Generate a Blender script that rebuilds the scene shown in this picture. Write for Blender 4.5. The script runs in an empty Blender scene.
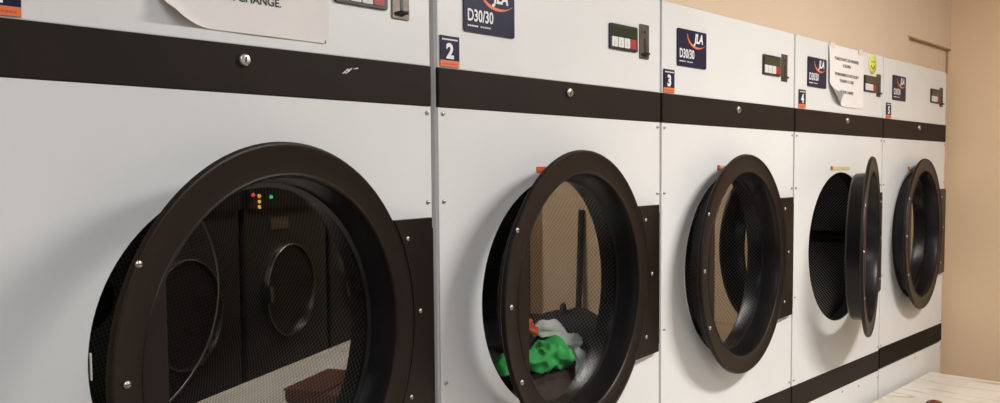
import bpy, bmesh, math, random
from mathutils import Vector, Matrix, noise
random.seed(7)
C = bpy.context.scene.collection
H = 1.70            # eye height above the floor
W = 0.8             # dryer pitch along the row
PI = math.pi

# ------------------------------------------------------------------ materials
def nm(name):
    m = bpy.data.materials.new(name); m.use_nodes = True
    return m, m.node_tree, m.node_tree.nodes['Principled BSDF']

def plain(name, col, rough=.5, metal=0., noise_amt=0., noise_scale=20., bump=0., spec=.5, coat=0., bump_scale=None):
    m, t, b = nm(name)
    b.inputs['Base Color'].default_value = (*col, 1)
    b.inputs['Roughness'].default_value = rough
    b.inputs['Metallic'].default_value = metal
    b.inputs['Specular IOR Level'].default_value = spec
    b.inputs['Coat Weight'].default_value = coat
    tc = t.nodes.new('ShaderNodeTexCoord')
    if noise_amt:
        n = t.nodes.new('ShaderNodeTexNoise'); n.inputs['Scale'].default_value = noise_scale
        n.inputs['Detail'].default_value = 4
        t.links.new(tc.outputs['Object'], n.inputs['Vector'])
        r = t.nodes.new('ShaderNodeValToRGB')
        r.color_ramp.elements[0].position = .3; r.color_ramp.elements[1].position = .7
        lo = [max(0, c*(1-noise_amt)) for c in col]; hi = [min(1, c*(1+noise_amt)) for c in col]
        r.color_ramp.elements[0].color = (*lo, 1); r.color_ramp.elements[1].color = (*hi, 1)
        t.links.new(n.outputs['Fac'], r.inputs['Fac']); t.links.new(r.outputs['Color'], b.inputs['Base Color'])
    if bump:
        n2 = t.nodes.new('ShaderNodeTexNoise'); n2.inputs['Scale'].default_value = bump_scale or noise_scale*8
        t.links.new(tc.outputs['Object'], n2.inputs['Vector'])
        bp = t.nodes.new('ShaderNodeBump'); bp.inputs['Strength'].default_value = bump; bp.inputs['Distance'].default_value = .002
        t.links.new(n2.outputs['Fac'], bp.inputs['Height']); t.links.new(bp.outputs['Normal'], b.inputs['Normal'])
    return m

def perforated(name, base, hole, scale, thr, rough=.35, metal=.6):
    m, t, b = nm(name)
    uv = t.nodes.new('ShaderNodeUVMap'); mp = t.nodes.new('ShaderNodeMapping')
    mp.inputs['Rotation'].default_value = (0, 0, PI/4)
    v = t.nodes.new('ShaderNodeTexVoronoi'); v.voronoi_dimensions = '2D'; v.inputs['Randomness'].default_value = 0
    v.inputs['Scale'].default_value = scale
    r = t.nodes.new('ShaderNodeValToRGB')
    r.color_ramp.elements[0].position = thr; r.color_ramp.elements[0].color = (*hole, 1)
    r.color_ramp.elements[1].position = thr+.08; r.color_ramp.elements[1].color = (*base, 1)
    t.links.new(uv.outputs[0], mp.inputs[0]); t.links.new(mp.outputs[0], v.inputs['Vector'])
    t.links.new(v.outputs['Distance'], r.inputs['Fac']); t.links.new(r.outputs['Color'], b.inputs['Base Color'])
    b.inputs['Roughness'].default_value = rough; b.inputs['Metallic'].default_value = metal
    return m

def glass_mat(name, tint, r0, rough=.0):
    m = bpy.data.materials.new(name); m.use_nodes = True; t = m.node_tree
    for n in list(t.nodes): t.nodes.remove(n)
    o = t.nodes.new('ShaderNodeOutputMaterial'); mx = t.nodes.new('ShaderNodeMixShader')
    tr = t.nodes.new('ShaderNodeBsdfTransparent'); tr.inputs[0].default_value = (*tint, 1)
    gl = t.nodes.new('ShaderNodeBsdfGlossy'); gl.inputs['Roughness'].default_value = rough
    gl.inputs['Color'].default_value = (1, .98, .95, 1)
    ge = t.nodes.new('ShaderNodeNewGeometry'); dt = t.nodes.new('ShaderNodeVectorMath'); dt.operation = 'DOT_PRODUCT'
    t.links.new(ge.outputs['Incoming'], dt.inputs[0]); t.links.new(ge.outputs['Normal'], dt.inputs[1])
    def mth(op, a, b=None, c=None):
        n = t.nodes.new('ShaderNodeMath'); n.operation = op
        for k, v in enumerate((a, b, c)):
            if v is None: continue
            if isinstance(v, (int, float)): n.inputs[k].default_value = v
            else: t.links.new(v, n.inputs[k])
        return n.outputs[0]
    f_ = mth('POWER', mth('SUBTRACT', 1., mth('ABSOLUTE', dt.outputs['Value'])), 3.3)
    t.links.new(mth('MINIMUM', mth('MULTIPLY_ADD', f_, 1-r0, r0), .95), mx.inputs[0])
    t.links.new(tr.outputs[0], mx.inputs[1]); t.links.new(gl.outputs[0], mx.inputs[2])
    t.links.new(mx.outputs[0], o.inputs[0])
    return m

def emit(name, col, s):
    m, t, b = nm(name)
    b.inputs['Base Color'].default_value = (*col, 1)
    b.inputs['Emission Color'].default_value = (*col, 1); b.inputs['Emission Strength'].default_value = s
    return m

def marble(name):
    m, t, b = nm(name)
    tc = t.nodes.new('ShaderNodeTexCoord'); mp = t.nodes.new('ShaderNodeMapping')
    mp.inputs['Rotation'].default_value = (0, 0, math.radians(-14)); mp.inputs['Scale'].default_value = (3.0, .5, 1)
    n = t.nodes.new('ShaderNodeTexNoise'); n.inputs['Scale'].default_value = 1.7; n.inputs['Detail'].default_value = 3
    n.inputs['Distortion'].default_value = .5
    t.links.new(tc.outputs['Object'], mp.inputs[0]); t.links.new(mp.outputs[0], n.inputs['Vector'])
    s = t.nodes.new('ShaderNodeMath'); s.operation = 'SUBTRACT'; s.inputs[1].default_value = .5
    a = t.nodes.new('ShaderNodeMath'); a.operation = 'ABSOLUTE'
    t.links.new(n.outputs['Fac'], s.inputs[0]); t.links.new(s.outputs[0], a.inputs[0])
    r = t.nodes.new('ShaderNodeValToRGB'); e = r.color_ramp.elements
    e[0].position = 0; e[0].color = (.50, .42, .32, 1)
    e[1].position = .016; e[1].color = (.80, .75, .68, 1)
    k = e.new(.006); k.color = (.62, .55, .46, 1)
    t.links.new(a.outputs[0], r.inputs['Fac'])
    n2 = t.nodes.new('ShaderNodeTexNoise'); n2.inputs['Scale'].default_value = 2.5
    mp2 = t.nodes.new('ShaderNodeMapping'); mp2.inputs['Scale'].default_value = (1, 3, 1); mp2.inputs['Rotation'].default_value = (0, 0, .6)
    t.links.new(tc.outputs['Object'], mp2.inputs[0]); t.links.new(mp2.outputs[0], n2.inputs['Vector'])
    r2 = t.nodes.new('ShaderNodeValToRGB')
    r2.color_ramp.elements[0].position = .4; r2.color_ramp.elements[0].color = (.86, .84, .80, 1)
    r2.color_ramp.elements[1].position = .6; r2.color_ramp.elements[1].color = (1, 1, 1, 1)
    t.links.new(n2.outputs['Fac'], r2.inputs['Fac'])
    mx = t.nodes.new('ShaderNodeMix'); mx.data_type = 'RGBA'; mx.blend_type = 'MULTIPLY'; mx.inputs[0].default_value = 1
    t.links.new(r.outputs['Color'], mx.inputs[6]); t.links.new(r2.outputs['Color'], mx.inputs[7])
    t.links.new(mx.outputs[2], b.inputs['Base Color']); b.inputs['Roughness'].default_value = .3
    return m

def tiles(name, c1, c2, grout, scale):
    m, t, b = nm(name)
    tc = t.nodes.new('ShaderNodeTexCoord'); br = t.nodes.new('ShaderNodeTexBrick')
    br.offset = 0; br.inputs['Color1'].default_value = (*c1, 1); br.inputs['Color2'].default_value = (*c2, 1)
    br.inputs['Mortar'].default_value = (*grout, 1); br.inputs['Scale'].default_value = scale
    br.inputs['Mortar Size'].default_value = .01; br.inputs['Brick Width'].default_value = 1; br.inputs['Row Height'].default_value = 1
    t.links.new(tc.outputs['Object'], br.inputs['Vector']); t.links.new(br.outputs['Color'], b.inputs['Base Color'])
    b.inputs['Roughness'].default_value = .4
    return m

M = dict(
    white=plain('white_enamel', (.72, .72, .715), .34, noise_amt=.025, noise_scale=3, bump=.05, bump_scale=60),
    carc=plain('carcass_grey', (.62, .61, .60), .45, noise_amt=.04, noise_scale=5),
    band_dim=plain('brown_band_dimmed', (.007, .0045, .0035), .55, noise_amt=.12, noise_scale=6, spec=.1),  # brown band colour darkened for the dimmer reflection on the last dryer
    band=plain('brown_band', (.020, .0135, .011), .55, noise_amt=.12, noise_scale=6, spec=.12),
    door=plain('door_enamel', (.013, .0078, .006), .40, noise_amt=.12, noise_scale=4, spec=.2),
    tub=plain('door_tub_black', (.005, .0045, .0055), .30, noise_amt=.2, noise_scale=10, spec=.28),
    seal=plain('black_rubber', (.006, .006, .006), .5, noise_amt=.2, noise_scale=10),
    steel=plain('brushed_steel', (.55, .53, .50), .28, 1., noise_amt=.1, noise_scale=30),
    screw=plain('screw_zinc', (.50, .48, .45), .35, .9, noise_amt=.1, noise_scale=60),
    brass=plain('coin_plate', (.13, .11, .09), .4, .85, noise_amt=.25, noise_scale=60),
    dark=plain('dark_plastic', (.012, .011, .012), .4, noise_amt=.1, noise_scale=10),
    lcd=plain('green_lcd', (.020, .032, .012), .25, noise_amt=.1, noise_scale=60),
    key=plain('white_key', (.72, .70, .68), .5, noise_amt=.04, noise_scale=60),
    red=plain('red_key', (.38, .02, .025), .45, noise_amt=.06, noise_scale=60),
    navy=plain('navy_vinyl', (.012, .012, .040), .4, noise_amt=.1, noise_scale=30, spec=.2),
    ink=plain('white_ink', (.8, .8, .8), .5, noise_amt=.02, noise_scale=30),
    orange=plain('orange_ink', (.75, .17, .05), .45, noise_amt=.06, noise_scale=60),
    black=plain('black_ink', (.02, .02, .02), .6, noise_amt=.1, noise_scale=30),
    paper=plain('paper', (.80, .75, .73), .8, noise_amt=.02, noise_scale=8),
    yellow=plain('yellow_sticker', (.72, .74, .13), .6, noise_amt=.06, noise_scale=60),
    redst=plain('red_sticker', (.62, .08, .03), .5, noise_amt=.1, noise_scale=80),
    gold=plain('gold_sticker', (.62, .55, .28), .5, noise_amt=.15, noise_scale=90),
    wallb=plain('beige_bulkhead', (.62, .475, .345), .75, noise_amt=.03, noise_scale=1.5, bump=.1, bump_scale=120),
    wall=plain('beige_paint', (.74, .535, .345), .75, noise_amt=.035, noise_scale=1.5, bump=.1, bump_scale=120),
    wallw=plain('cream_paint', (.60, .56, .50), .8, noise_amt=.03, noise_scale=2),
    ceil=plain('ceiling_paint', (.75, .72, .68), .85, noise_amt=.02, noise_scale=2),
    floor=tiles('floor_tile', (.20, .17, .15), (.23, .20, .17), (.08, .07, .06), 3),
    gap=plain('painted_shadow_line', (.33, .22, .13), .8, noise_amt=.1, noise_scale=6),  # beige darkened to stand in for shadow lines around the recess
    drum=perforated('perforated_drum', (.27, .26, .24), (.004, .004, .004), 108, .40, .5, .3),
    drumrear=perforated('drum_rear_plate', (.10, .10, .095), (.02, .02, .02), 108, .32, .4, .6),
    rib=plain('drum_rib', (.035, .033, .03), .4, .6, noise_amt=.1, noise_scale=20),
    glass=glass_mat('dryer_glass', (.93, .93, .91), .15),
    wglass=glass_mat('washer_glass', (.5, .5, .5), .08),
    marble=marble('marble_laminate'),
    tablebrown=plain('table_edge_brown', (.12, .06, .03), .4, noise_amt=.2, noise_scale=8),
    leather=plain('brown_leather', (.11, .035, .018), .38, noise_amt=.25, noise_scale=25, bump=.3, bump_scale=200),
    potbrown=plain('brown_glaze', (.16, .045, .018), .12, noise_amt=.2, noise_scale=25, coat=.6),
    washer=plain('washer_graphite', (.055, .053, .050), .42, .5, noise_amt=.1, noise_scale=3),
    washring=plain('washer_chrome', (.42, .40, .38), .3, 1., noise_amt=.05, noise_scale=30),
    plinth=plain('plinth_dark', (.03, .028, .026), .6, noise_amt=.15, noise_scale=6),
    green=plain('green_cloth', (.06, .52, .125), .85, noise_amt=.15, noise_scale=30, bump=.5, bump_scale=300),
    cwhite=plain('white_cloth', (.88, .88, .86), .85, noise_amt=.06, noise_scale=30, bump=.5, bump_scale=300),
    cblack=plain('black_cloth', (.012, .012, .014), .9, noise_amt=.3, noise_scale=20, bump=.5, bump_scale=300),
    cbrown=plain('brown_cloth', (.055, .032, .022), .9, noise_amt=.2, noise_scale=20, bump=.5, bump_scale=300),
    lamp=emit('lamp_diffuser', (1, .96, .9), 3),
    ledg=emit('green_led', (.05, .9, .25), 2.5), ledo=emit('amber_led', (1, .55, .12), 2.5), ledr=emit('red_led', (1, .08, .04), 2.5),
)

# ------------------------------------------------------------------ mesh helpers
class MB:
    """collects shapes with materials; build() links ONE mesh object"""
    def __init__(s): s.bm = bmesh.new(); s.mats = []; s.uv = s.bm.loops.layers.uv.new('UVMap')
    def mi(s, m):
        if m not in s.mats: s.mats.append(m)
        return s.mats.index(m)
    def face(s, vs, m, smooth=False):
        try: f = s.bm.faces.new(vs)
        except ValueError: return None
        f.material_index = s.mi(m); f.smooth = smooth; return f
    def box(s, a, b, m, bevel=0.):
        t = bmesh.new(); bmesh.ops.create_cube(t, size=1)
        for v in t.verts:
            v.co = Vector((a[i] + (v.co[i]+.5)*(b[i]-a[i]) for i in range(3)))
        if bevel: bmesh.ops.bevel(t, geom=list(t.edges), offset=bevel, segments=2, affect='EDGES', profile=.6)
        s.merge(t, m)
    def merge(s, t, m, mat=None, smooth=None):
        mp = {}
        for v in t.verts: mp[v] = s.bm.verts.new(mat @ v.co if mat else v.co)
        i = s.mi(m)
        for f in t.faces:
            try: g = s.bm.faces.new([mp[v] for v in f.verts])
            except ValueError: continue
            g.material_index = i; g.smooth = f.smooth if smooth is None else smooth
        t.free()
    def ring(s, prof, m, axis='y', seg=96, center=(0, 0, 0), closed=True, smooth=True, uvr=None):
        """lathe: prof = [(radius, depth)], depth along +y; closed loops profile"""
        cols = []
        for i in range(seg):
            a = 2*PI*i/seg; c, sn = math.cos(a), math.sin(a)
            col = []
            for r, d in prof:
                if axis == 'y': p = (center[0]+r*c, center[1]+d, center[2]+r*sn)
                elif axis == 'z': p = (center[0]+r*c, center[1]+r*sn, center[2]+d)
                col.append(s.bm.verts.new(p))
            cols.append(col)
        n = len(prof); rng = n if closed else n-1
        for i in range(seg):
            A, B = cols[i], cols[(i+1) % seg]
            for j in range(rng):
                k = (j+1) % n
                f = s.face((A[j], A[k], B[k], B[j]), m, smooth)
                if f and uvr:
                    us = [i, i, i+1, i+1]; vs = [prof[j], prof[k], prof[k], prof[j]]
                    for l, u, pv in zip(f.loops, us, vs): l[s.uv].uv = (2*PI*u/seg*uvr, pv[1])
        return cols
    def disc(s, r, y, m, center=(0, 0, 0), seg=64, uv=False, flip=False):
        vs = [s.bm.verts.new((center[0]+r*math.cos(2*PI*i/seg), center[1]+y, center[2]+r*math.sin(2*PI*i/seg))) for i in range(seg)]
        if flip: vs.reverse()
        f = s.face(vs, m)
        if uv and f:
            for l in f.loops: l[s.uv].uv = (l.vert.co.x, l.vert.co.z)
    def tube(s, pts, r, m, seg=12, cap=True):
        pts = [Vector(p) for p in pts]; rings = []
        for i, p in enumerate(pts):
            d = (pts[min(i+1, len(pts)-1)]-pts[max(i-1, 0)]).normalized()
            up = Vector((0, 0, 1)) if abs(d.z) < .9 else Vector((1, 0, 0))
            x = d.cross(up).normalized(); y = d.cross(x)
            rr = r[i] if isinstance(r, (list, tuple)) else r
            rings.append([s.bm.verts.new(p+x*rr*math.cos(2*PI*k/seg)+y*rr*math.sin(2*PI*k/seg)) for k in range(seg)])
        for A, B in zip(rings, rings[1:]):
            for k in range(seg): s.face((A[k], A[(k+1) % seg], B[(k+1) % seg], B[k]), m, True)
        if cap: s.face(rings[0][::-1], m); s.face(rings[-1], m)
    def poly(s, pts, y0, y1, m):
        """extruded polygon drawn in x,z between y0 (front) and y1 (back)"""
        A = [s.bm.verts.new((p[0], y0, p[1])) for p in pts]; B = [s.bm.verts.new((p[0], y1, p[1])) for p in pts]
        s.face(A, m); s.face(B[::-1], m); n = len(pts)
        for i in range(n): s.face((A[i], B[i], B[(i+1) % n], A[(i+1) % n]), m)
    def build(s, name, parent=None, loc=(0, 0, 0), norm=True, bevel=0., weld=False):
        if norm: bmesh.ops.recalc_face_normals(s.bm, faces=s.bm.faces)
        bmesh.ops.remove_doubles(s.bm, verts=s.bm.verts, dist=1e-6) if weld else None
        for ed in s.bm.edges:
            if len(ed.link_faces) == 2 and ed.calc_face_angle(0) > math.radians(32): ed.smooth = False
        me = bpy.data.meshes.new(name); s.bm.to_mesh(me); s.bm.free()
        for m in s.mats: me.materials.append(m)
        o = bpy.data.objects.new(name, me); C.objects.link(o); o.location = loc
        if parent: o.parent = parent
        if bevel:
            b = o.modifiers.new('bevel', 'BEVEL'); b.width = bevel; b.segments = 2; b.limit_method = 'ANGLE'; b.angle_limit = math.radians(40)
        return o

def rrect(x0, z0, x1, z1, r, n=5):
    out = []
    for cx, cz, a0 in ((x1-r, z1-r, 0), (x0+r, z1-r, 90), (x0+r, z0+r, 180), (x1-r, z0+r, 270)):
        for i in range(n+1):
            a = math.radians(a0+90*i/n); out.append((cx+r*math.cos(a), cz+r*math.sin(a)))
    return out

def panel_with_holes(mb, x0, z0, x1, z1, y0, y1, circles, m, seg=96):
    """rectangular sheet between y0 (front) and y1 with round holes"""
    t = bmesh.new()
    def loop(pts):
        vs = [t.verts.new((p[0], y0, p[1])) for p in pts]
        for i in range(len(vs)): t.edges.new((vs[i], vs[(i+1) % len(vs)]))
        return vs
    loop([(x0, z0), (x1, z0), (x1, z1), (x0, z1)])
    for cx, cz, r in circles:
        loop([(cx+r*math.cos(2*PI*i/seg), cz+r*math.sin(2*PI*i/seg)) for i in range(seg)])
    bmesh.ops.triangle_fill(t, use_beauty=True, edges=list(t.edges))
    ret = bmesh.ops.extrude_face_region(t, geom=list(t.faces))
    for v in [g for g in ret['geom'] if isinstance(g, bmesh.types.BMVert)]: v.co.y = y1
    mb.merge(t, m)

def text_bm(body, size, bold=0., shear=0., align='LEFT', sx=1.):
    cu = bpy.data.curves.new('txt', 'FONT'); cu.body = body; cu.size = size; cu.offset = bold*size; cu.shear = shear
    cu.align_x = align; cu.resolution_u = 3; cu.extrude = 0
    o = bpy.data.objects.new('txt', cu); C.objects.link(o)
    bpy.context.view_layer.update()
    me = bpy.data.meshes.new_from_object(o.evaluated_get(bpy.context.evaluated_depsgraph_get()))
    t = bmesh.new(); t.from_mesh(me)
    bpy.data.objects.remove(o); bpy.data.curves.remove(cu); bpy.data.meshes.remove(me)
    for v in t.verts: v.co = Vector((v.co.x*sx, 0, v.co.y))
    return t
def put_text(mb, body, x, y, z, size, m, bold=0., shear=0., align='LEFT', sx=1., fn=None):
    t = text_bm(body, size, bold, shear, align, sx)
    for v in t.verts:
        v.co += Vector((x, y, z))
        if fn: v.co = Vector(fn(v.co))
    mb.merge(t, m)

def empty(name, loc, label, cat, group=None, rz=0.):
    o = bpy.data.objects.new(name, None); C.objects.link(o); o.location = loc; o.rotation_euler.z = rz
    o.empty_display_size = .1
    o['label'] = label; o['category'] = cat
    if group: o['group'] = group
    return o
def tag(o, label, cat, group=None):
    o['label'] = label; o['category'] = cat
    if group: o['group'] = group
    return o
def struct(o): o['kind'] = 'structure'; return o

# ------------------------------------------------------------------ room
def sbox(name, a, b, m):
    mb = MB(); mb.box(a, b, m); return struct(mb.build(name))
CEIL = 2.95
XE = 4.055          # face of the end wall beside the last dryer
sbox('floor', (-3.2, -3.6, -.1), (8.2, 1.2, 0), M['floor'])
sbox('ceiling', (-3.2, -3.6, CEIL), (8.2, 1.2, CEIL+.1), M['ceil'])
sbox('wall_left', (-3.3, -3.6, 0), (-3.2, 1.2, CEIL), M['wallw'])
sbox('wall_front', (-3.2, -3.7, 0), (8.2, -3.6, CEIL), M['wallw'])
sbox('wall_far', (8.2, -3.6, 0), (8.3, 1.2, CEIL), M['wall'])
sbox('wall_back', (-3.2, 1.1, 0), (8.2, 1.2, CEIL), M['wallw'])
sbox('wall_right', (XE, -1.38, 0), (XE+.14, 1.1, CEIL), M['wall'])
# bulkhead above the dryers with a shallow recess at its right end
mb = MB()
zt = H+.4524; zl = H+.566
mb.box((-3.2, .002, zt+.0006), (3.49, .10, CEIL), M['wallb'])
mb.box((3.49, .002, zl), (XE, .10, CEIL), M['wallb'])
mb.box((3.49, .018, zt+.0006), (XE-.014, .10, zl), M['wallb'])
mb.box((XE-.014, .012, zt+.0006), (XE, .10, zl), M['gap'])  # strip coloured as the shadow gap at the end wall
struct(mb.build('wall_bulkhead'))
mb = MB(); mb.box((3.475, .0, zl-.006), (XE, .018, zl), M['gap']); struct(mb.build('ledge_shadow_strip'))  # thin strip painted as the dark shadow line under the ledge
mb = MB(); mb.box((-3.2, .005, 0), (-.012, .10, zt+.004), M['wall']); struct(mb.build('wall_infill'))
mb = MB(); mb.box((XE-.015, -1.38, 0), (XE, -.02, .10), M['wallw']); struct(mb.build('baseboard_right'))

# ------------------------------------------------------------------ dryer
zb1, zb2, zl1, zl2 = H+.2102, H+.1330, H-.7225, H-.8025
CX, CZ, RO = .3958, H-.2745, .272
CZL = H-1.245
XH, YH, XD, RF = .7694, .0101, .3846, .323
TD = .052
def add_screw(name, parent, x, y, z, r=.0052, m=None):
    mb = MB()
    mb.ring([(0.0001, -.0028), (r*.55, -.0026), (r*.9, -.0014), (r, .0)], m or M['screw'], seg=12, closed=False)
    mb.box((-r*.75, -.0031, -r*.12), (r*.75, -.0024, r*.12), M['dark'])
    return mb.build(name, parent, (x, y, z), norm=False)

def dryer_badge(parent):
    mb = MB(); x0, z0, x1, z1 = .076, H+.289, .227, H+.389
    mb.poly(rrect(x0, z0, x1, z1, .005), -.0035, -.001, M['navy'])
    y = -.0040
    put_text(mb, 'JLA', x0+.086, y, z0+.068, .035, M['ink'], .04, .25, sx=.88)
    # orange swoosh under the letters
    top, bot = [], []
    for i in range(17):
        a = i/16; ang = math.radians(178+a*140)
        w = .0030*math.sin(PI*min(1, a*1.05+.06))+.0006
        cx, cz, rx, rz = x0+.104, z0+.088, .054, .034
        top.append((cx+(rx-w)*math.cos(ang), cz+(rz-w)*math.sin(ang))); bot.append((cx+(rx+w)*math.cos(ang), cz+(rz+w)*math.sin(ang)))
    for i in range(16):
        vs = [mb.bm.verts.new((p[0], y+.0002, p[1])) for p in (top[i], top[i+1], bot[i+1], bot[i])]
        mb.face(vs, M['orange'])
    put_text(mb, 'D30/30', x0+.009, y, z0+.023, .034, M['ink'], .022, sx=.74)
    for i in range(11):
        if i in (5,): continue
        mb.box((x0+.010+i*.0062, y, z0+.0115), (x0+.0148+i*.0062, y+.0004, z0+.0145), M['ink'] if i < 5 else M['carc'])
    return mb.build('brand_badge', parent, norm=True)

def number_sticker(parent, n):
    mb = MB(); x0, z0, x1, z1 = .0105, H+.2135, .0625, H+.274
    mb.box((x0, -.0030, z0+.0125), (x1, -.001, z1), M['navy'])
    mb.box((x0, -.0030, z0), (x1, -.001, z0+.0125), M['orange'])
    put_text(mb, str(n), (x0+x1)/2, -.0034, z0+.0175, .040, M['ink'], .045, align='CENTER')
    for i in range(8): mb.box((x0+.005+i*.0054, -.0035, z1-.0085), (x0+.0092+i*.0054, -.0030, z1-.0055), M['ink'])
    for i in range(8): mb.box((x0+.006+i*.0052, -.0034, z0+.004), (x0+.0098+i*.0052, -.0030, z0+.007), M['redst'])
    return mb.build('number_sticker', parent)

def make_door(parent, cz, ang):
    mb = MB(); d = M['door']
    # flange: rolled outer edge, flat face, inner lip; hole centre at (-XD, 0)
    rh = .268
    prof = [(RF-.004, .006), (RF, .002), (RF-.0005, -.0025), (RF-.0025, -.0060), (RF-.0055, -.0066), (RF-.0075, -.0050),
            (RF-.0085, -.0045), (rh+.0075, -.0045), (rh+.0065, -.0056), (rh+.0035, -.0062), (rh+.001, -.004), (rh, .000), (rh-.0008, .007)]
    mb.ring(prof, d, seg=128, center=(-XD, 0, 0))
    # flat plate behind the latch side, closing a straight-edged part of the hole
    ch = .229; a = math.acos(ch/rh); pts = []
    for i in range(21):
        t = PI-a+2*a*i/20; pts.append((-XD+(rh+.006)*math.cos(t), (rh+.006)*math.sin(t)))
    mb.poly(pts, -.0052, .004, d)
    o = mb.build('door', parent, (XH, -YH, cz)); o.rotation_euler.z = ang
    # door tub: short drum behind the flange
    mb = MB()
    mb.ring([(rh-.0008, .000), (.263, .012), (.2595, TD-.006), (.252, TD-.003), (.252, TD+.004), (.258, TD+.006), (.2625, TD), (.2655, .007), (.2695, .0065)],
            M['tub'], seg=128, center=(-XD, 0, 0))
    mb.build('door_tub', o)
    mb = MB(); mb.disc(.2575, TD-.003, M['glass'], center=(-XD, 0, 0), seg=96)
    mb.build('door_glass', o)
    # hinge plate, its left side cut to the curve of the flange
    mb = MB(); zt_, zb_ = .187, -.201; pts = []
    R2 = .3265
    n = 16
    for i in range(n+1):
        z = zt_+(zb_-zt_)*i/n; x = -XD+math.sqrt(max(R2**2-z*z, 0)); pts.append((x, z))
    pts += [(.004, zb_), (.004, zt_)]
    mb.poly(pts[::-1], -.0045, .004, d)
    mb.tube([(.0055, 0, zb_+.02), (.0055, 0, zt_-.02)], .0045, d, 10)
    hp = mb.build('hinge_plate', o, bevel=.0012)
    for (dx, z) in ((.275, .158), (.2975, .006), (.262, -.152)):
        add_screw('screw', o, -XD-dx, -.0053, z, .0056)
    for (dx, z) in ((.2975+.01, .151), (.345, .010), (.312, -.150)):
        add_screw('screw', o, -XD+dx, -.0048, z, .0048)
    return o

def make_drum(parent, cz, name='drum'):
    RD = .365; DD = .74
    mb = MB()
    mb.ring([(RD, .035), (RD, .035+DD)], M['drum'], seg=96, closed=False, uvr=RD, smooth=True)
    mb.ring([(RO+.004, .030), (RD, .035)], M['rib'], seg=96, closed=False, smooth=False)
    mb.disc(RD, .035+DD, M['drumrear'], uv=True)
    mb.ring([(.343, .035+DD-.010), (.347, .035+DD-.014), (.351, .035+DD-.010)], M['washring'], seg=96, closed=False)
    mb.ring([(.0001, .035+DD-.04), (.07, .035+DD-.04), (.085, .035+DD-.002)], M['rib'], seg=48, closed=False)
    o = mb.build(name, parent, (CX, 0, cz), norm=False)
    for k in range(3):
        a = 2*PI*k/3; t = MB(); ra = RD-.001
        tri = [(ra, -.024), (ra-.045, -.008), (ra-.045, .008), (ra, .024)]
        P = []
        for yy in (.05, .035+DD-.01):
            P.append([t.bm.verts.new((r*math.cos(a)-s_*math.sin(a), yy, r*math.sin(a)+s_*math.cos(a))) for r, s_ in tri])
        for i in range(4): t.face((P[0][i], P[0][(i+1) % 4], P[1][(i+1) % 4], P[1][i]), M['rib'])
        t.face(P[0], M['rib']); t.face(P[1][::-1], M['rib'])
        t.build('drum_rib', o)
    return o

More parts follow.
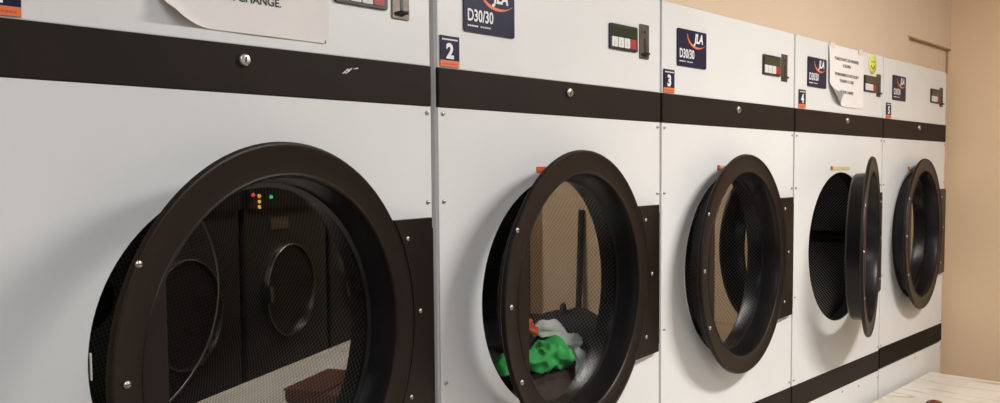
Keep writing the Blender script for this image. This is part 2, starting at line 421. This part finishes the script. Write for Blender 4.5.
def make_dryer():
    r = empty('tumble_dryer', (0, 0, 0), 'x', 'tumble dryer')
    e = .0055; zT = H+.4524
    # carcass: a shell open at the front
    mb = MB(); c = M['carc']; dp = .95
    mb.box((.002, .006, .02), (.010, dp, zT), c); mb.box((.790, .006, .02), (.798, dp, zT), c)
    mb.box((.010, .02, zT-.012), (.790, dp, zT), c); mb.box((.010, .006, .02), (.790, dp, .05), c)
    mb.box((.010, dp-.01, .05), (.790, dp, zT-.012), c)
    mb.box((.010, .02, zl1-.02), (.790, dp-.01, zl1), c)
    mb.box((.02, .04, 0), (.78, dp-.05, .02), M['seal'])
    mb.build('cabinet', r)
    mb = MB(); mb.box((e, 0, zb1), (W-e, .018, zT), M['white']); mb.build('control_panel', r, bevel=.002)
    mb = MB(); mb.box((e, -.0025, zb2), (W-e, .018, zb1), M['band']); mb.build('trim_band', r, bevel=.0015)
    mb = MB(); panel_with_holes(mb, e, zl1+.0008, W-e, zb2-.0008, 0, .006, [(CX, CZ, RO)], M['white']); 
    mb.build('front_panel', r)
    mb = MB(); mb.ring([(RO-.001, .003), (RO+.001, .045), (RO+.006, .045), (RO+.004, .007)], M['seal'], center=(CX, 0, CZ)); mb.build('door_seal', r)
    mb = MB(); mb.box((e, -.0025, zl2), (W-e, .018, zl1), M['band']); mb.build('lower_trim_band', r, bevel=.0015)
    mb = MB(); panel_with_holes(mb, e, .05, W-e, zl2-.0008, 0, .006, [(CX, CZL, RO)], M['white']); mb.build('lower_panel', r)
    # lock
    mb = MB(); 
    mb.ring([(.0001, -.007), (.0075, -.007), (.0092, -.0062), (.0104, -.0042), (.0108, -.0015), (.0108, 0)], M['steel'], seg=24, closed=False)
    mb.box((-.0012, -.0078, -.005), (.0012, -.0065, .005), M['dark'])
    mb.build('key_lock', r, (.412, -.0025, H+.186), norm=False)
    # keypad and display
    x0, x1, z0, z1 = .5695, .687, H+.3035, H+.3655
    mb = MB(); mb.poly(rrect(x0, z0, x1, z1, .004), -.0055, 0, M['dark']); k = mb.build('keypad', r, bevel=.001)
    mb = MB(); mb.box((x0+.006, -.0065, z0+.033), (x1-.010, -.0053, z1-.007), M['lcd'])
    mb.build('display', k)
    for i in range(4):
        a = x0+.006+i*.0262
        mb = MB(); mb.poly(rrect(a, z0+.006, a+.0235, z0+.030, .002), -.0068, -.0050, M['red' if i == 3 else 'key'])
        if i < 3: mb.box((a+.0095, -.0071, z0+.010), (a+.0140, -.0066, z0+.024), M['carc']); mb.box((a+.006, -.0071, z0+.0125), (a+.0175, -.0066, z0+.0150), M['carc'])
        b = mb.build('button', k)
        if i == 3: b['label'] = 'red stop button'
    # coin slot
    x0, x1, z0, z1 = .699, .741, H+.291, H+.378
    mb = MB(); mb.poly(rrect(x0, z0, x1, z1, .003), -.003, 0, M['brass']); cs = mb.build('coin_slot', r, bevel=.001)
    mb = MB(); mb.box((x0+.0195, -.0036, z0+.016), (x0+.0265, -.0025, z0+.052), M['dark'])
    mb.ring([(.0001, -.0038), (.004, -.0038), (.004, -.002)], M['dark'], seg=12, center=(x0+.023, 0, z0+.068), closed=False); mb.build('slot', cs, norm=False)
    mb = MB(); 
    mb.tube([(x0+.008, -.003, z0+.010), (x0+.018, -.011, z0+.013), (x0+.030, -.011, z0+.012), (x0+.038, -.003, z0+.016)], .0030, M['dark'], 8)
    mb.build('coin_return', cs)
    dryer_badge(r)
    for x in (.018, W-.0155):
        for z in (H+.120, H-.054, H-.42, H-.703): add_screw('screw', r, x, -.0005, z, .0045)
    for x, z in ((.433, H-.820), (W-.0155, H-.828)): add_screw('screw', r, x, -.0005, z, .0045)
    make_drum(r, CZ); 
    make_door(r, CZ+.0045, .1)
    ld = make_door(r, CZL, .0)
    ld.name = 'lower_door'
    mb = MB(); mb.ring([(RO+.004, .006), (.36, .04), (.36, .6)], M['rib'], seg=64, closed=False); mb.disc(.36, .6, M['rib'])
    mb.build('lower_drum', r, (CX, 0, CZL), norm=False)
    return r

def copy_tree(o, parent=None):
    c = o.copy(); C.objects.link(c)
    if parent: c.parent = parent
    for ch in [x for x in o.children]: copy_tree(ch, c)
    return c

proto = make_dryer()
angs = [.2308, .1402, .0965, .2614, .0811]
drum_rot = [1.05, .75, 1.3, 0.02, .5]
lab = ['large white coin dryer nearest the camera, its door filling the left',
       'white coin dryer marked 2 with green and white laundry inside',
       'white coin dryer marked 3, empty drum behind a slightly open door',
       'white coin dryer marked 4 with its round door swung open and a taped notice',
       'last white coin dryer in the row, against the beige wall']
dryers = [proto] + [copy_tree(proto) for _ in range(4)]
for k, r in enumerate(dryers):
    r.location = (k*W-(.009 if k == 0 else 0), 0, 0); r['label'] = lab[k]; r['group'] = 'coin dryers standing in a row'
    number_sticker(r, k+1)
    for ch in r.children:
        b = ch.name.split('.')[0]
        if b == 'door':
            ch.rotation_euler.z = angs[k]
            if k == 0: ch.location.x += .009
        if k == 0 and b == 'front_panel':
            pm = MB(); panel_with_holes(pm, .0055, zl1+.0008, W-.0055, zb2-.0008, 0, .006, [(CX+.009, CZ, RO)], M['white'])
            po = pm.build('front_panel'); ch.data = po.data; bpy.data.objects.remove(po)
        if k == 0 and b in ('door_seal', 'drum'): ch.location.x += .009
        if b in ('brand_badge', 'number_sticker'): ch.location.x += (0, 0, 0, .018, .020)[k]
        if k == 3 and b in ('keypad', 'coin_slot'): ch.location.x += .024
        if b == 'drum': ch.rotation_euler.y = -drum_rot[k]
        if b == 'key_lock': ch.location.x += (-.022, 0, 0, .02, .006)[k]; ch.rotation_euler.y = (.2, .6, .3, -.3, .5)[k]
        if k == 4 and b == 'lower_trim_band': ch.location.z += .008; ch.data = ch.data.copy(); ch.data.materials[0] = M['band_dim']
add_screw('screw', dryers[3], .590, -.0005, H-.828, .0045)
# dents and extra stickers
def sticker(parent, x0, x1, z, m, h=.010, tilt=0., lead=None):
    mb = MB(); mb.box((x0, -.0022, z), (x1, -.0005, z+h), m)
    if lead: mb.box((x0, -.0024, z-.001), (x0+.014, -.0005, z+h+.001), lead)
    return mb.build('warning_sticker', parent)
R45 = [0, 0, 0, 0, 0]
sticker(dryers[1], .300, .332, H+.003, M['redst'], .013)
sticker(dryers[2], .298, .345, H+.008, M['gold'], .012, lead=M['redst'])
sticker(dryers[3], .300, .47, H+.006, M['gold'], .012, lead=M['redst'])
sticker(dryers[4], .300, .345, H+.006, M['gold'], .012, lead=M['redst'])
# scratch in the brown band of the first dryer
mb = MB()
for (a, b, c, d) in ((.586, .1815, .596, .189), (.590, .180, .600, .187), (.594, .185, .604, .1905), (.608, .190, .618, .192), (.583, .180, .590, .183)):
    mb.tube([(a, -.0027, H+b), (c, -.0027, H+d)], .0011, M['ink'], 6)
mb.build('scratch_mark', dryers[0])
# white chip at the rim of the first dryer's opening
mb = MB(); mb.box((.1355, -.003, H-.290), (.1380, .002, H-.250), M['key'], .0015); mb.build('catch_plate', dryers[0])
# yellow smiling sticker on dryer four
mb = MB(); mb.ring([(.0001, -.002), (.037, -.002), (.037, 0)], M['yellow'], seg=32, closed=False)
for dx in (-.010, .010): mb.ring([(.0001, -.0026), (.0035, -.0026), (.0035, -.002)], M['black'], seg=10, center=(dx, 0, .009), closed=False)
mb.tube([(.018*math.cos(a), -.0024, .018*math.sin(a)+.001) for a in [math.radians(200+i*14) for i in range(11)]], .0016, M['black'], 6)
sm = mb.build('smiley_sticker', dryers[3], (.678, -.0005, H+.412), norm=False); sm['label'] = 'round yellow smiling face sticker'

# ------------------------------------------------------------------ taped notices
def notice(x0, z0, w, h, texts, label, curl, right_fold=0.):
    nx, nz = 44, 32
    def f(u, v):          # u,v in metres from lower left corner
        x, z, y = x0+u, z0+v, -.0022
        c = max(0., 1-(u/curl[0]+v/curl[1]))          # corner lift
        y -= curl[2]*c**1.6; x += curl[3]*c**1.5; z += curl[4]*c**1.5
        y -= .004*math.sin(PI*v/h)*(1-u/w)**2+.0015*math.sin(PI*u/w*2+1)**2
        return x, y, z
    mb = MB(); g = []
    for i in range(nx+1):
        col = []
        for j in range(nz+1):
            u, v = w*i/nx, h*j/nz
            if i == nx and j == 0: u -= .010
            col.append(mb.bm.verts.new(f(u, v)))
        g.append(col)
    for i in range(nx):
        for j in range(nz): mb.face((g[i][j], g[i+1][j], g[i+1][j+1], g[i][j+1]), M['paper'], True)
    def warp(co):
        p = f(co.x-x0, co.z-z0); return (p[0], p[1]-.0009, p[2])
    for body, x, z, s, al in texts:
        put_text(mb, body, x, 0, z, s, M['black'], .02, align=al, fn=warp)
    o = mb.build('notice_sheet', norm=False)
    tag(o, label, 'notice')
    for tx in (x0+.03, x0+w-.03):
        t = MB(); t.box((tx-.02, -.0042, z0+h-.012), (tx+.02, -.0034, z0+h+.008), M['tape']); t.build('tape', o)
    return o
M['tape'] = plain('clear_tape', (.70, .66, .60), .3, noise_amt=.03, noise_scale=30)
notice(.232, H+.229, .315, .218, [('FOR CHANGE.', .452, H+.2785, .0185, 'RIGHT')],
       'white paper notice taped to the nearest dryer above its brown band', (.095, .060, .030, .022, .018))
notice(2.4+.264, H+.235, .318, .212,
       [('PLEASE DO NOT USE THIS DRYER', 2.4+.422, H+.398, .0150, 'CENTER'), ('IT IS OPEN', 2.4+.422, H+.376, .0150, 'CENTER'),
        ('THE MACHINES DO NOT ACCEPT', 2.4+.422, H+.343, .0150, 'CENTER'), ('THE NEW £1 COIN', 2.4+.422, H+.321, .0150, 'CENTER'),
        ('ASK FOR CHANGE', 2.4+.422, H+.282, .0150, 'CENTER')],
       'white paper notice with curled corner taped on the dryer marked 4', (.13, .085, .040, .040, .040))

# ------------------------------------------------------------------ laundry in dryer two
def garment(name, c, s, m, label, seed, fr=7., amp=.5, sub=5):
    t = bmesh.new(); bmesh.ops.create_icosphere(t, subdivisions=sub, radius=1)
    dcx, dcz, rd = W+CX, CZ, .352
    for v in t.verts:
        d = v.co.normalized(); q = Vector((d.x*s[0], d.y*s[1], d.z*s[2]))
        n1 = noise.noise(q*fr*2+Vector((seed, 0, 0))); rdg = 1-abs(noise.noise(q*fr*3.1+Vector((0, seed, 0))))*2
        k = 1+amp*(.55*n1+.30*rdg-.15)
        p = Vector(c)+q*k
        # keep inside the drum: rest on its wall
        dx, dz = p.x-dcx, p.z-dcz; rr = math.hypot(dx, dz)
        if rr > rd: p.x = dcx+dx*rd/rr; p.z = dcz+dz*rd/rr
        p.y = max(p.y, .06)
        v.co = p
    mb = MB(); 
    for f_ in t.faces: f_.smooth = True
    mb.merge(t, m); o = mb.build(name); tag(o, label, 'clothes', 'laundry left in the dryer'); return o
LX = W+CX
garment('black_garment', (LX+.15, .36, CZ-.220), (.14, .13, .11), M['cblack'], 'black clothes heaped at the back of the drum', 3, amp=.35)
garment('black_garment', (LX-.11, .25, CZ-.285), (.12, .12, .05), M['cblack'], 'black cloth lying left of the green garment', 8)
garment('brown_garment', (LX+.07, .125, CZ-.275), (.12, .055, .050), M['cbrown'], 'dark brown cloth below the green garment', 11)
garment('green_garment', (LX+.098, .130, CZ-.180), (.078, .048, .034), M['green'], 'bright green garment crumpled on top of the laundry', 5, fr=11, amp=.9)
garment('green_garment', (LX-.112, .085, CZ-.165), (.022, .020, .026), M['green'], 'green cloth at the left, seen in the gap beside the door', 15, fr=14)
def strand(name, pts, r, m, label, seed):
    mb = MB(); P = [Vector(p) for p in pts]; out = []; n = 40
    for i in range(n+1):
        t_ = i/n*(len(P)-1); a = min(int(t_), len(P)-2); f = t_-a
        p0, p1, p2, p3 = P[max(a-1, 0)], P[a], P[a+1], P[min(a+2, len(P)-1)]
        out.append(.5*((2*p1)+(p2-p0)*f+(2*p0-5*p1+4*p2-p3)*f*f+(3*p1-p0-3*p2+p3)*f**3))
    seg = 28; rings = []
    for i, p in enumerate(out):
        d = (out[min(i+1, n)]-out[max(i-1, 0)]).normalized(); x = d.cross(Vector((0, 1, 0))).normalized(); y = d.cross(x)
        ring_ = []
        for k in range(seg):
            a = 2*PI*k/seg; rr = r*(1+.45*noise.noise(Vector((math.cos(a)*1.6, math.sin(a)*1.6, i*.16+seed)))+.16*math.sin(a*5+i*.15))
            rr *= min(1, .35+4*min(i, n-i)/n)
            ring_.append(mb.bm.verts.new(p+x*rr*math.cos(a)+y*rr*.6*math.sin(a)))
        rings.append(ring_)
    for A, B in zip(rings, rings[1:]):
        for k in range(seg): mb.face((A[k], A[(k+1) % seg], B[(k+1) % seg], B[k]), m, True)
    mb.face(rings[0][::-1], m); mb.face(rings[-1], m)
    return tag(mb.build(name), label, 'clothes', 'laundry left in the dryer')
strand('white_garment', [(LX+.125, .20, CZ-.125), (LX+.165, .17, CZ-.135), (LX+.200, .15, CZ-.165), (LX+.245, .14, CZ-.170)], .022, M['cwhite'], 'twisted white garment draped beside the green one', 2.)
strand('white_garment', [(LX+.178, .105, CZ-.175), (LX+.195, .105, CZ-.205), (LX+.192, .105, CZ-.235), (LX+.205, .11, CZ-.262)], .016, M['cwhite'], 'white sleeve hanging down over the dark laundry', 7.)
strand('small_printed_cloth', [(LX+.050, .155, CZ-.088), (LX+.060, .155, CZ-.110), (LX+.085, .155, CZ-.128)], .011, M['redst'], 'small red cloth lying above the green garment', 4.)

# ------------------------------------------------------------------ table
TX0, TX1, TY0, TY1, TZ = 1.05, 3.775, -1.46, -.022, H-.905
tb = empty('folding_table', ((TX0+TX1)/2, (TY0+TY1)/2, 0), 'white marbled laminate folding table in front of the dryers', 'table')
def pbox(name, a, b, m, par, bev=.0):
    mb = MB(); L = par.location; mb.box([a[i]-L[i] for i in range(3)], [b[i]-L[i] for i in range(3)], m)
    return mb.build(name, par, bevel=bev)
pbox('tabletop', (TX0, TY0, TZ-.032), (TX1, TY1, TZ), M['marble'], tb, .004)
for x in (TX0+.06, TX1-.13):
    for y in (TY0+.06, TY1-.13): pbox('leg', (x, y, 0), (x+.07, y+.07, TZ-.10), M['key'], tb, .003)
mb = MB(); L = tb.location
for (a, b) in (((TX0+.06, TY0+.06), (TX1-.06, TY0+.085)), ((TX0+.06, TY1-.085), (TX1-.06, TY1-.06)), ((TX0+.06, TY0+.085), (TX0+.085, TY1-.085)), ((TX1-.085, TY0+.085), (TX1-.06, TY1-.085))):
    mb.box((a[0]-L[0], a[1]-L[1], TZ-.10), (b[0]-L[0], b[1]-L[1], TZ-.032), M['key'])
mb.build('apron', tb)
# small brown lidded pot
pot = empty('lidded_pot', (3.06, -.255, TZ), 'small glossy brown lidded pot on the marbled table', 'pot')
mb = MB(); mb.ring([(.0001, 0), (.024, 0), (.030, .008), (.032, .020), (.030, .032), (.0001, .032)], M['potbrown'], axis='z', seg=40, closed=False); mb.build('pot_body', pot)
mb = MB(); mb.ring([(.031, .032), (.032, .035), (.030, .042), (.024, .048), (.014, .052), (.0001, .053)], M['potbrown'], axis='z', seg=40, closed=False); mb.build('pot_lid', pot)
# brown leather bag, seen mirrored in the first door's glass
bag = empty('leather_bag', (2.36, -.98, TZ), 'flat brown leather bag lying on the marbled table', 'bag')
mb = MB(); mb.box((-.19, -.13, 0), (.19, .13, .05), M['leather'], .018); mb.build('bag_body', bag)
mb = MB(); mb.box((-.185, -.135, .046), (.185, .04, .058), M['leather'], .005); mb.build('bag_flap', bag)
mb = MB(); mb.tube([(-.10+.2*i/12, -.128-.05*math.sin(PI*i/12), .03) for i in range(13)], .007, M['leather'], 10); mb.build('bag_handle', bag)

# ------------------------------------------------------------------ washing machines across the aisle
WY = -2.42
sbox('trim_2', (2.2, -3.55, 0), (6.8, WY-.02, .36), M['plinth'])
def make_washer():
    r = empty('washing_machine', (0, 0, 0), 'x', 'washing machine')
    mb = MB(); mb.box((.01, -.95, 0), (1.07, 0, 1.33), M['washer']); mb.build('casing', r, bevel=.012)
    mb = MB(); mb.box((.02, -.01, 1.13), (1.06, .03, 1.30), M['dark']); cp = mb.build('control_panel', r, bevel=.004)
    for i, (x, z, m) in enumerate(((.27, 1.20, 'ledg'), (.13, 1.21, 'ledo'), (.13, 1.175, 'ledo'), (.13, 1.14, 'ledo'), (.06, 1.22, 'ledr'))):
        mb = MB(); mb.ring([(.0001, .014), (.010, .012), (.013, 0)], M[m], seg=12, center=(x, .03, z), closed=False); mb.build('indicator_light', cp)
    mb = MB(); mb.ring([(.318, 0), (.318, .03), (.315, .034), (.308, .034), (.305, .0)], M['washring'], center=(.52, 0, .555)); d = mb.build('door', r)
    mb = MB(); mb.ring([(.0001, .005), (.15, .01), (.24, .02), (.305, .012)], M['dark'], center=(.52, 0, .555), closed=False); mb.build('door_glass', d)
    mb = MB(); mb.box((.20, .03, .51), (.232, .065, .61), M['washring'], .006); mb.build('door_handle', d)
    mb = MB(); mb.box((.30, 0, .98), (.52, .012, 1.06), M['washring'], .004); mb.build('soap_drawer', r)
    return r
w0 = make_washer(); w0.location = (2.78, WY, .36)
w0['label'] = 'grey front loading washer across the aisle, farther left in the reflection'
w1 = copy_tree(w0); w1.location = (3.90, WY, .36); w1['label'] = 'grey front loading washer whose round door mirrors in the nearest dryer glass'
w2 = copy_tree(w0); w2.location = (5.02, WY, .36); w2['label'] = 'grey front loading washer farthest right across the aisle'
for w in (w0, w1, w2): w['group'] = 'washing machines across the aisle'

# broom and bin against the end wall
br = empty('broom', (XE-.10, -1.125, 0), 'dark broom leaning against the beige end wall', 'broom')
mb = MB(); mb.tube([(-.02, 0, .12), (.085, 0, 1.49)], .017, M['plinth'], 12); mb.build('handle', br)
mb = MB(); mb.box((-.05, -.10, 0), (.01, .06, .13), M['plinth'], .01); mb.build('brush_head', br)
mp = empty('mop', (XE-.10, -.955, 0), 'grey string mop leaning beside the broom at the end wall', 'mop')
mb = MB(); mb.tube([(-.02, 0, .14), (.085, 0, 1.12)], .016, M['plinth'], 12); mb.build('handle', mp)
mb = MB(); mb.ring([(.0001, .20), (.03, .20), (.06, .12), (.085, .03), (.09, 0), (.0001, 0)], M['carc'], axis='z', seg=32, closed=False); mb.build('mop_head', mp)

dg = math.atan2(-.36, 1.0)
jk = empty('added_jacket', (2.40, -.62, TZ), 'folded black jacket added on the marbled table to dull its reflection in the glass', 'jacket')  # added out of view so less white tabletop mirrors in the glass
mb = MB(); mb.box((-.24, -.15, 0), (.24, .15, .035), M['cblack'], .012); mb.box((-.22, -.13, .034), (.22, .14, .058), M['cblack'], .010); mb.build('body', jk)
mb = MB(); mb.tube([(-.20, -.10, .055), (-.05, -.06, .064), (.12, -.09, .060), (.20, -.05, .055)], [.03, .035, .03, .022], M['cblack'], 14); mb.build('sleeve', jk)
db = empty('added_duffel_bag', (3.19, -.86, TZ), 'long black duffel bag added on the marbled table to darken the dryer glass reflection', 'bag', rz=dg)  # unseen bag added to hide the bright tabletop's reflection in dryer two
mb = MB(); t = bmesh.new(); bmesh.ops.create_cube(t, size=1); bmesh.ops.subdivide_edges(t, edges=list(t.edges), cuts=14, use_grid_fill=True)
for v in t.verts:
    x, y, z = v.co.x*2, v.co.y*2, v.co.z+.5
    k = (1-abs(x)**5*.35); hh = .23-.04*x
    yy = y*.21*k*(1-.30*max(0, z-.5)**1.5*2); zz = z*hh*(1-.22*abs(y)**3*z)*(1-.12*abs(x)**4)
    n_ = noise.noise(Vector((x*2.5, y*1.5, z*2)))*.02*min(1, z*4)
    v.co = Vector((x*.50, yy*(1+n_*2), zz+n_))
mb.merge(t, M['cblack'], smooth=True); mb.build('bag_body', db)
mb = MB(); mb.tube([(.14*math.cos(a)*1.2, -.02, .21+.06*math.sin(a)) for a in [PI*i/12 for i in range(13)]], .010, M['dark'], 10); mb.build('bag_handle', db)

# ------------------------------------------------------------------ lights
def lightpanel(x, y, col, power, sx=1.2, sy=.3, label=''):
    o = empty('ceiling_light', (x, y, CEIL), label, 'light')
    mb = MB(); mb.box((-sx/2-.03, -sy/2-.03, -.05), (sx/2+.03, sy/2+.03, 0), M['key']); mb.build('housing', o)
    mb = MB(); mb.box((-sx/2, -sy/2, -.056), (sx/2, sy/2, -.05), M['lamp']); mb.build('diffuser', o)
    l = bpy.data.lights.new('lamp', 'AREA'); l.shape = 'RECTANGLE'; l.size = sx; l.size_y = sy; l.energy = power; l.color = col
    lo = bpy.data.objects.new('lamp', l); C.objects.link(lo); lo.location = (x, y, CEIL-.065)
    return o
lightpanel(-.6, -1.9, (.84, .92, 1.0), 40, label='ceiling light panel over the near end of the aisle')
lightpanel(2.3, -1.7, (1, .965, .925), 80, label='ceiling light panel over the middle of the marbled table')
lightpanel(5.6, -1.6, (1, .92, .82), 90, label='ceiling light panel beyond the end wall')
w = bpy.data.worlds.new('world'); bpy.context.scene.world = w; w.use_nodes = True
w.node_tree.nodes['Background'].inputs[0].default_value = (.9, .85, .8, 1); w.node_tree.nodes['Background'].inputs[1].default_value = .15

# ------------------------------------------------------------------ camera
cam = bpy.data.cameras.new('camera'); co = bpy.data.objects.new('camera', cam); C.objects.link(co)
yaw, pit, rol = .80906, .056765, -.0076694
fw = Vector((math.sin(yaw)*math.cos(pit), math.cos(yaw)*math.cos(pit), -math.sin(pit)))
r_ = Vector((math.cos(yaw), -math.sin(yaw), 0)); u_ = r_.cross(fw)
r2 = r_*math.cos(rol)+u_*math.sin(rol); u2 = -r_*math.sin(rol)+u_*math.cos(rol)
co.matrix_world = Matrix(((r2.x, u2.x, -fw.x, -.35185), (r2.y, u2.y, -fw.y, -1.25871), (r2.z, u2.z, -fw.z, H), (0, 0, 0, 1)))
cam.sensor_fit = 'HORIZONTAL'; cam.sensor_width = 36; cam.lens = 861.19*36/1000
cam.shift_x = .00415; cam.shift_y = .02158; cam.clip_start = .02
sc = bpy.context.scene; sc.camera = co
sc.view_settings.view_transform = 'Standard'; sc.view_settings.look = 'None'; sc.view_settings.exposure = 0; sc.view_settings.gamma = 1
sc.cycles.use_denoising = True; sc.cycles.max_bounces = 10; sc.cycles.transparent_max_bounces = 12
